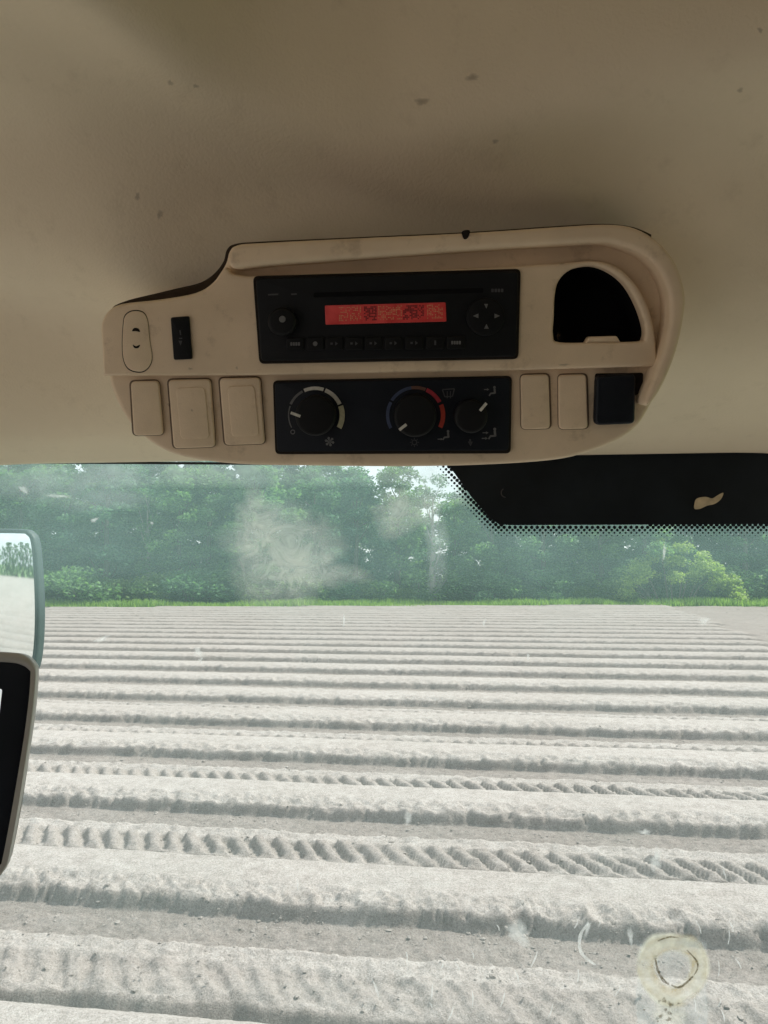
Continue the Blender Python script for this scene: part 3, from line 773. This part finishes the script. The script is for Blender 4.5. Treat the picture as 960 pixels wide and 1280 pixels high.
for j in range(26):
    x = random.uniform(500, 940); y = random.uniform(1150, 1270); l = random.uniform(6, 20); a = random.uniform(-.6, .6)
    strip_film('scratch', [(x, y), (x + l * .5 * math.sin(a) + 1, y + l * .5), (x + l * math.sin(a), y + l)], 1.6, Z1 + .0003, M['smudge'])
res = empty('sticker_residue', GF.world(840, 1230), label='cream ring of glue and clear tape left low on the windscreen', cat='residue')
def fade1(o): 
    at = o.data.attributes.new('fade', 'FLOAT', 'POINT'); at.data.foreach_set('value', [1.0] * len(o.data.vertices)); return o
def wob(cx, cy, rx, ry, n, amp, sd, ph=0):
    rd = random.Random(sd); p = [rd.uniform(0, 6.28) for _ in range(4)]
    return [(cx + rx * (1 + amp * (math.sin(3 * a + p[0]) + .6 * math.sin(5 * a + p[1]) + .4 * math.sin(9 * a + p[2]))) * math.cos(a), cy + ry * (1 + amp * (math.sin(3 * a + p[0]) + .6 * math.sin(4 * a + p[1]))) * math.sin(a)) for a in [2 * math.pi * k_ / n for k_ in range(n)]]
def soft_ring(name, cx, cy, radii, fades, ky, z, mat, seed, square=0.0):
    rd = random.Random(seed); p = [rd.uniform(0, 6.28) for _ in range(6)]; n_ = 48; v, f, fd = [], [], []
    for r0, fa in zip(radii, fades):
        for q in range(n_):
            a = 2 * math.pi * q / n_; wv = 1 + .05 * math.sin(3 * a + p[0] + r0 * .02) + .02 * math.sin(5 * a + p[1] + r0 * .05) + .012 * math.sin(9 * a + p[2])
            if square: wv *= 1 / max(abs(math.cos(a)), abs(math.sin(a))) ** square
            v.append((*GF.p(cx + r0 * wv * math.cos(a), cy + r0 * ky * wv * math.sin(a), z), z)); fd.append(fa * (.75 + .25 * math.sin(4 * a + p[3]) * math.sin(7 * a + p[4])))
    for k_ in range(len(radii) - 1):
        for q in range(n_):
            f.append((k_ * n_ + q, (k_ + 1) * n_ + q, (k_ + 1) * n_ + (q + 1) % n_, k_ * n_ + (q + 1) % n_))
    me = pydata(name, v, f, True); at = me.attributes.new('fade', 'FLOAT', 'POINT'); at.data.foreach_set('value', fd)
    return link(name, me, mat, res, GF.m)
soft_ring('tape', 841, 1244, [1, 20, 36, 43, 46], [.3, .5, .8, .9, 0], 1.55, .0016, M['tape'], 5, .8)
soft_ring('glue_ring', 840, 1210, [19, 23, 29, 36, 43, 48], [0, .55, .9, .8, 1.0, 0], 1.0, .0024, M['glue'], 3)
M['glue_brown'] = film('brown_glue', (.58, .45, .22), .85, 90, .3, .65, .2, .5)
soft_ring('glue_stain', 841, 1210, [21, 25, 31, 37], [0, .9, .6, 0], 1.0, .0028, M['glue_brown'], 9)
soft_ring('glue_stain', 842, 1211, [33, 37, 42, 46], [0, .35, .6, 0], 1.04, .0027, M['glue_brown'], 12)
soft_ring('glue_tail', 838, 1266, [1, 9, 16, 24], [.7, .6, .5, 0], 1.0, .0022, M['glue'], 6)
def dark_strip(pts, wd):
    o = strip_film('dirty_edge', pts, wd, .0034, M['glue_dark']); o.parent = res; o.matrix_basis = parent_world(res).inverted() @ GF.m
dark_strip([(819, 1197), (822, 1212), (829, 1225), (836, 1230)], 3.6)
dark_strip([(839, 1231), (848, 1234), (858, 1228), (866, 1220)], 3.0)
dark_strip([(867, 1219), (872, 1210), (870, 1200), (858, 1187)], 2.0)
dark_strip([(822, 1176), (836, 1171), (848, 1172)], 2.0)
for j, (x, y, r1) in enumerate([(830, 1250, 4), (838, 1255, 5), (832, 1262, 3), (826, 1270, 4), (837, 1266, 3.4), (836, 1274, 4), (805, 1262, 1.6), (848, 1254, 1.8), (824, 1251, 2.5), (822, 1276, 2)]):
    o = blob('dirt_speck', GF, x, y, r1, r1 * .9, .0035, M['glue_dark'], res, .4, 12, 3, True, 0, 60 + j)
    
# ------------------------------------------------------------------ overhead console
cdir = ray(490, 440).normalized(); CO = CAM + cdir * .515
CF = Frame(CO, Vector((0, -math.cos(R(18)), -math.sin(R(18)))))
con = empty('overhead_console', CO - CF.z * .12, label='beige overhead console with curved raised rim hanging from the headliner', cat='console')
outline = smooth_path([(127, 430), (126, 408), (133, 390), (150, 380), (200, 374), (243, 366), (266, 352), (281, 330), (286, 314), (296, 306), (330, 303), (450, 297), (580, 291),
                       (700, 283), (760, 280), (795, 285), (825, 303), (846, 330), (857, 365), (856, 395), (846, 440), (830, 480), (815, 505), (800, 530), (776, 549), (735, 566), (690, 576), (600, 582), (500, 584), (400, 583), (300, 581), (230, 572), (192, 556), (163, 531), (146, 503), (136, 475)], 4)
pocket = smooth_path([(692, 419), (693, 395), (694, 370), (699, 351), (714, 337), (740, 332), (764, 340), (784, 357), (799, 384), (807, 410), (806, 423), (799, 427), (750, 428), (700, 428)], 4)
def grow(ol, k): 
    cx = sum(p[0] for p in ol) / len(ol); cy = sum(p[1] for p in ol) / len(ol)
    return [(cx + (x - cx) * k, cy + (y - cy) * k) for x, y in ol]
slab('housing', CF, [outline, grow(pocket, 1.06)], -.16, -.010, M['console'], con, .004, 4, 60)
plate = smooth_path([(127, 430), (126, 408), (133, 391), (150, 381), (200, 375), (243, 367), (266, 353), (281, 334), (291, 342), (310, 345, 1), (450, 340), (600, 335), (700, 329), (742, 326), (772, 334), (796, 357), (812, 388), (819, 420), (822, 458, 1), (640, 463), (480, 466), (330, 469), (129, 470, 1)], 4)
slab('face_plate', CF, [plate, pocket], -.011, 0.0, M['console'], con, .0022, 3, 50)
rim = smooth_path([(286, 316), (296, 306), (330, 303), (450, 297), (580, 291), (700, 283), (760, 280), (795, 285), (825, 303), (846, 330), (857, 365), (856, 395), (846, 440), (830, 480), (813, 506), (806, 502), (818, 470), (832, 430), (838, 395), (836, 365), (824, 337), (803, 317), (770, 305), (740, 303), (600, 311), (450, 322), (330, 331), (290, 334)], 4)
slab('rim', CF, [rim], -.05, .009, M['console'], con, .0035, 4, 60)
slab('rim_chip', CF, [smooth_path([(578, 289), (587, 288), (586, 295), (583, 299), (579, 298)], 3)], .0, .0093, M['black_gap_shade'], con, .0001)
slab('joint_shade', CF, [smooth_path([(140, 384), (160, 375), (193, 367), (222, 360), (250, 353), (268, 341), (279, 326), (283, 312), (294, 304.5), (330, 301.5), (450, 296), (580, 290), (700, 282), (760, 279.5), (800, 286), (800, 300), (600, 310), (330, 320), (285, 345), (240, 380), (150, 392)], 4)], -.09, -.03, M['joint_shade'], con, .002)  # dark slab painting in the shade between console and headliner
# pocket lining
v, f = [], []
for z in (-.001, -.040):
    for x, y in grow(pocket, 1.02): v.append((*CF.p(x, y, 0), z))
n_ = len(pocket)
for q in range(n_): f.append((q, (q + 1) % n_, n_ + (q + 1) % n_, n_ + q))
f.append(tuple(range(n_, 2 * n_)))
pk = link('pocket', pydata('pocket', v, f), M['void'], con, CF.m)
slab('pocket_tab', CF, [rquad([(737, 421), (771, 420), (776, 428), (732, 429)], 2)], -.010, -.001, M['console'], pk, .001)
# blank covers, each a plate in a dark gap
def cover(q, r, inner=None):
    g_ = Vector((sum(p[0] for p in q) / 4, sum(p[1] for p in q) / 4)); big = [tuple(g_ + (Vector(p) - g_) * k_ for p in [p])[0] if False else (p[0] + (1.6 if p[0] > g_.x else -1.6), p[1] + (.4 if p[1] > g_.y else -1.8)) for p in q for k_ in [1]]
    o = slab('blank_cover', CF, [rquad(q, r)], -.0098, -.0062, M['cover'], con, .0012, 3)
    slab('gap', CF, [rquad(big, r + 1)], -.0099, -.0093, M['gap'], o, .0001)
    if inner:
        slab('raised_panel', CF, [rquad(inner, r)], -.0063, -.0054, M['cover'], o, .0007, 3)
    return o
cover([(163, 477), (198, 476), (204, 544), (167, 545)], 6)
cover([(210, 475), (263, 474), (269, 559), (217, 561)], 6, [(220, 485), (256, 484), (262, 548), (226, 549)])
cover([(274, 473), (325, 472), (331, 555), (281, 557)], 6, [(284, 483), (318, 482), (324, 545), (290, 546)])
cover([(651, 469), (686, 468), (688, 536), (652, 537)], 6)
cover([(698, 469), (733, 468), (735, 536), (699, 537)], 6)
# black rocker switch on the right with the shadow beside it painted as a dark slab
sw = slab('rocker_switch', CF, [rquad([(746, 470), (795, 467), (794, 530), (744, 532)], 7)], -.0099, -.002, M['navy_black'], con, .002, 3)
slab('switch_shadow', CF, [rquad([(744, 467), (804, 466), (803, 490), (742, 520)], 3)], -.0099, -.0085, M['black_gap_shade'], sw, .0003)
# oval socket cover with two slots
oval = smooth_path([(154, 408), (156, 396), (163, 390), (173, 389), (181, 393), (185, 404), (187, 425), (190, 445), (187, 457), (179, 464), (168, 464), (159, 459), (154, 447), (153, 428)], 4)
oc = slab('oval_cover', CF, [oval], -.001, .0008, M['cover'], con, .0005, 2)
slab('groove', CF, [grow(oval, 1.035)], -.001, .0002, M['black_gap_shade'], oc, .0001)
slab('slot', CF, [smooth_path([(165, 414), (168, 410), (173, 411), (175, 415), (170, 414)], 3)], .0, .0011, M['black_gap_shade'], oc, .0001)
slab('slot', CF, [smooth_path([(166, 431), (170, 433), (175, 431), (173, 435), (168, 435)], 3)], .0, .0011, M['black_gap_shade'], oc, .0001)
rs = slab('small_switch', CF, [rquad([(213, 397), (236, 395), (240, 449), (217, 450)], 2.5)], -.001, .0022, M['black'], con, .0008)
patch('switch_symbol', CF, [bar(225, 413, 226, 419, 1.6), bar(224, 423, 228, 423, 1.6), [(223, 426), (228, 426), (226, 432)]], .0024, M['dim_print'], rs)
# small chips and dirt along the ledge
for j, (x, y, a, c) in enumerate([(238, 461, 3, 2), (296, 460, 2, 2), (705, 456, 8, 1.6), (698, 420, 4, 6), (240, 513, 1.6, 1.8), (211, 506, 2, 2.5), (702, 330, 4, 1.2), (560, 311, 3, 1)]):
    zz = .0006 if y < 465 else -.0050
    o = blob('scuff', CF, x, y, a, c, zz, M['speck_film'], con, .4, 14, 3, True, 0, 90 + j)

# ------------------------------------------------------------------ car radio
def frame_empty(name, px, py, z, **kw): return empty(name, CF.world(px, py, z), **kw)
rad = frame_empty('car_radio', 484, 400, -.02, label='black car radio with a glowing red display set in the console', cat='radio')
slab('body', CF, [rquad([(316, 345), (651, 336), (648, 449), (324, 455)], 7)], -.06, .0020, M['black_gap_shade'], rad, .0005)
fp = slab('front_panel', CF, [rquad([(319.5, 348), (648, 339), (645.5, 446), (326, 451.5)], 6)], -.03, .0036, M['black_face'], rad, .0012, 3)
slab('disc_slot', CF, [rquad([(392, 366), (604, 360), (604, 366), (392, 372)], 2)], .0, .0038, M['void'], fp, .0001)
dp = slab('display', CF, [rquad([(406, 382), (557, 378), (558, 402), (407, 406)], 1.5)], .0, .0042, M['lcd'], rad, .0003)
# dot-matrix characters, too blurred to read: clumps of dark and pale dots
rd = random.Random(3); pal, drk = [], []
for (xa, xb, kind) in [(414, 422, 0), (424, 451, 1), (455, 471, 2), (473, 502, 1), (504, 530, 2), (534, 554, 1)]:
    for yy in np.arange(384.5, 401, 2.0):
        for xx in np.arange(xa, xb, 2.0):
            y2 = yy - (xx - 406) * .026
            if kind == 1 and rd.random() < .55: pal.append([(xx, y2), (xx + 1.1, y2), (xx + 1.1, y2 + 1.1), (xx, y2 + 1.1)])
            if kind == 2 and rd.random() < .60: drk.append([(xx, y2), (xx + 1.7, y2), (xx + 1.7, y2 + 1.7), (xx, y2 + 1.7)])
patch('display_dots', CF, pal, .0044, M['lcd_pale'], dp); patch('display_dots', CF, drk, .0044, M['lcd_dark'], dp)
kb = slab('volume_knob', CF, [circ(352, 402, 18)], .003, .0125, M['black'], rad, .0025, 3)
slab('knob_tip', CF, [circ(353, 399, 4.2, 14)], .0126, .0130, M['grey_print'], kb, .0001)
for j, x in enumerate((369, 394, 418, 443, 467, 492, 518, 544, 570)):
    yy = 430 - (x - 369) * .008
    bt = slab('button', CF, [rquad([(x - 11.2, yy - 8), (x + 11.2, yy - 8.4), (x + 11.2, yy + 8), (x - 11.2, yy + 8.4)], 3)], .002, .0050, M['black'], rad, .0008)
    if j in (0, 8): pl = [rrect(x - 6, yy - 2.2, x - 3.4, yy + 2.2, .6, 2), rrect(x - 2.8, yy - 2.2, x - .4, yy + 2.2, .6, 2), rrect(x + .2, yy - 2.2, x + 2.8, yy + 2.2, .6, 2), rrect(x + 3.4, yy - 2.2, x + 6, yy + 2.2, .6, 2)]
    elif j == 7: pl = [bar(x, yy - 3, x, yy + 3, 2.4)]
    elif j == 1: pl = [circ(x, yy, 3, 10)]
    else: pl = [bar(x - 5, yy, x - 2, yy, 2.6), [(x + 1, yy - 2.6), (x + 4.4, yy), (x + 1, yy + 2.6)]]
    patch('button_mark', CF, pl, .0052, M['grey_print'] if j in (0, 1, 8) else M['dim_print'], bt)
dpad = slab('arrow_pad', CF, [circ(607, 396, 24, 32)], .002, .0052, M['black'], rad, .0012)
patch('arrow', CF, [[(605, 380), (610, 380), (608, 386)]], .0054, M['grey_print'], dpad)
patch('arrow', CF, [[(605, 411), (608, 405), (611, 411)]], .0054, M['grey_print'], dpad)
patch('arrow', CF, [[(591, 395), (598, 392), (598, 398)]], .0054, M['grey_print'], dpad)
patch('arrow', CF, [[(625, 395), (618, 392), (618, 398)]], .0054, M['grey_print'], dpad)
patch('panel_mark', CF, [rrect(614 + q * 4, 361, 617.2 + q * 4, 365.4, .6, 2) for q in range(4)], .0038, M['dim_print'], fp)
patch('panel_mark', CF, [bar(335, 368.5, 348, 368, 2), bar(364, 368, 371, 367.6, 2)], .0038, M['dim_print'], fp)

# ------------------------------------------------------------------ climate control panel
cl = frame_empty('climate_panel', 490, 520, -.03, label='black heater control panel with three round dials below the radio', cat='control panel')
slab('surround', CF, [rquad([(341, 476), (640, 470), (638.5, 567), (344, 568)], 6)], -.05, -.0068, M['black_gap_shade'], cl, .0006)
cp = slab('panel_face', CF, [rquad([(343.5, 478.5), (637.5, 472.5), (636, 563), (346.5, 564.5)], 5)], -.03, -.0060, M['navy_black'], cl, .0006)
ZP = -.0058
def dial(cx, cy, r, pts):
    d = slab('dial', CF, [circ(cx, cy, r, 36)], -.008, .006, M['black'], cl, .0025, 3)
    patch('pointer', CF, [bar(*pts)], .0063, M['white_print'], d)
    return d
dial(394, 520, 25.5, (363.5, 516, 375.5, 520.5, 3.4)); dial(519, 520, 27, (499, 537.5, 508, 530.5, 3.6)); dial(589, 521, 21, (600, 513.5, 608, 504, 3.6))
ZA = ZP
patch('scale_band', CF, arc(394, 519, 32.5, 34, -118, -70, 8), ZA, M['grey_print'], cl)
patch('scale_band', CF, arc(394, 519, 32, 35, -66, -28, 8), ZA, M['grey_print'], cl)
patch('scale_band', CF, arc(394, 519, 31.5, 35.8, -24, 18, 8), ZA, M['white_print'], cl)
patch('scale_band', CF, arc(394, 519, 31, 36, 22, 66, 8), ZA, M['white_print'], cl)
patch('scale_band', CF, arc(394, 519, 30.5, 37, 70, 118, 8), ZA, M['cream_print'], cl)
patch('scale_mark', CF, arc(366, 540, 1.9, 3.1, 0, 360, 12), ZA, M['grey_print'], cl)
fan = []
for q in range(6):
    a = q * 60; fan.append([(412, 552)] + [(412 + rr_ * math.cos(R(a + t_)), 552 + rr_ * math.sin(R(a + t_))) for rr_, t_ in ((5, -6), (6.3, 12), (5.4, 34))])
patch('fan_symbol', CF, fan, ZA, M['grey_print'], cl)
patch('scale_band', CF, arc(519, 519, 32.5, 36.5, -118, -62, 10), ZA, M['blue_print'], cl)
patch('scale_band', CF, arc(519, 519, 32.5, 36.5, -58, -8, 10), ZA, M['blue_print'], cl)
patch('scale_band', CF, arc(519, 519, 32.5, 36.5, -8, 22, 6), ZA, M['brown_print'], cl)
patch('scale_band', CF, arc(519, 519, 32, 37, 24, 62, 10), ZA, M['crimson_print'], cl)
patch('scale_band', CF, arc(519, 519, 32, 37.5, 68, 116, 10), ZA, M['red_print'], cl)
patch('sun_symbol', CF, arc(518, 553, 2.4, 3.6, 0, 360, 12) + [bar(518 + 4 * math.cos(R(q * 45)), 553 + 4 * math.sin(R(q * 45)), 518 + 5.6 * math.cos(R(q * 45)), 553 + 5.6 * math.sin(R(q * 45)), 1) for q in range(8)], ZA, M['dim_print'], cl)
# air direction symbols: screen, seated figures with arrows, feet
def seated(x, y, s_, arrows):
    p = [circ(x + 2 * s_, y - 4.8 * s_, 1.7 * s_, 10), bar(x + 2 * s_, y - 3.2 * s_, x + 2.6 * s_, y + 3 * s_, 2.6 * s_), bar(x + 3 * s_, y + 2.4 * s_, x - 3 * s_, y + 2.8 * s_, 2.0 * s_), bar(x - 2.6 * s_, y + 2.8 * s_, x - 4.6 * s_, y + 6.0 * s_, 1.8 * s_)]
    for (x0, y0) in arrows: p += [bar(x0 - 6 * s_, y0, x0 - 2 * s_, y0, 1.2 * s_), [(x0 - 2.2 * s_, y0 - 1.6 * s_), (x0 + .6 * s_, y0), (x0 - 2.2 * s_, y0 + 1.6 * s_)]]
    return p
patch('seated_figure', CF, seated(616, 489, 1.0, [(611, 487)]), ZA, M['grey_print'], cl)
patch('seated_figure', CF, seated(558, 544, 1.0, [(553, 549)]), ZA, M['grey_print'], cl)
patch('seated_figure', CF, seated(616, 542, 1.15, [(610, 541), (609, 548)]), ZA, M['grey_print'], cl)
patch('screen_symbol', CF, [bar(553, 487, 568, 486, 1.4), bar(553, 487, 556, 496, 1.4), bar(568, 486, 565.5, 495.5, 1.4), bar(556, 496, 565.5, 495.5, 1.4), bar(559, 498, 559, 489, 1.2), bar(563, 498, 563, 489, 1.2)], ZA, M['dim_print'], cl)
patch('arrow_symbol', CF, [bar(587.5, 549, 588, 555, 2.2), [(584.6, 552), (591, 552), (588.2, 558)]], ZA, M['dim_print'], cl)

# ------------------------------------------------------------------ wing mirror outside on the left
MO = CAM + ray(0, 745) * (1.25 / ray(0, 745).y)
MF = Frame(MO, Vector((-.20, -1, -.02)))
mr = empty('wing_mirror', MO, label='dark framed wing mirror outside the glass reflecting the field and trees', cat='mirror')
mo = smooth_path([(-90, 664), (-40, 661), (22, 661), (36, 665), (43, 678), (47, 720), (48.5, 770), (46.5, 812), (41, 838), (28, 846), (-40, 848), (-92, 845), (-102, 830), (-104, 750), (-100, 674)], 4)
mi = smooth_path([(-86, 669), (-40, 666.5), (21, 666.5), (33, 669.5), (38.5, 680), (42, 721), (43.3, 770), (41.5, 810), (36.5, 833), (26, 841), (-40, 843), (-88, 840), (-97, 827), (-99, 750), (-95, 677)], 4)
slab('housing', MF, [mo, mi], -.012, .008, M['mirror_case'], mr, .005, 3, 60)
slab('back_shell', MF, [grow(mo, .93)], -.045, -.010, M['mirror_case'], mr, .014, 3, 60)
slab('mirror_glass', MF, [grow(mi, 1.01)], -.011, .003, M['mirror'], mr, .0003)
v, f = tube_mesh('arm', [MF.world(-40, 745) - MF.z * .05, MO - MF.z * .06 + Vector((-.25, .02, .26)), Vector((-.83, .84, zc + .30))], [.013] * 3, 10)
link('arm', pydata('arm', v, f, True), M['black'], mr, Matrix())

# ------------------------------------------------------------------ display terminal beside the left pillar
DO = CAM + ray(-40, 950) * (.60 / ray(-40, 950).y)
DF = Frame(DO, Vector((.35, -1, .12)))
dt = empty('display_terminal', DO - DF.z * .02, label='black faced in-cab display terminal with a light grey rim at the left edge', cat='display')
do = smooth_path([(-190, 800), (-60, 811), (10, 815), (30, 818), (42, 828), (45, 842), (40, 900), (24, 1000), (10, 1075), (4, 1090), (-8, 1099), (-60, 1106), (-200, 1118), (-214, 1100), (-212, 820)], 4)
di = smooth_path([(-186, 816), (-60, 824), (8, 827), (26, 830), (36, 836), (38.5, 846), (33, 900), (18, 1000), (5, 1070), (0, 1083), (-10, 1090), (-60, 1097), (-196, 1108), (-206, 1096), (-204, 830)], 4)
slab('rim', DF, [do, grow(di, .99)], -.022, .006, M['grey_rim'], dt, .004, 3, 60)
slab('back_cover', DF, [grow(do, .985)], -.045, -.012, M['grey_rim'], dt, .008, 3, 60)
slab('bezel', DF, [di], -.013, .0035, M['navy_black'], dt, .0008)
slab('screen', DF, [rquad([(-170, 866), (3, 861), (-18, 1046), (-176, 1060)], 3)], .001, .0038, M['screen'], dt, .0002)
v, f = tube_mesh('bracket', [DO - DF.z * .04, DO - DF.z * .10 + Vector((-.10, .08, -.02)), Vector((-.80, .835, DO.z - .03))], [.014] * 3, 10)
link('bracket', pydata('bracket', v, f, True), M['black'], dt, Matrix())
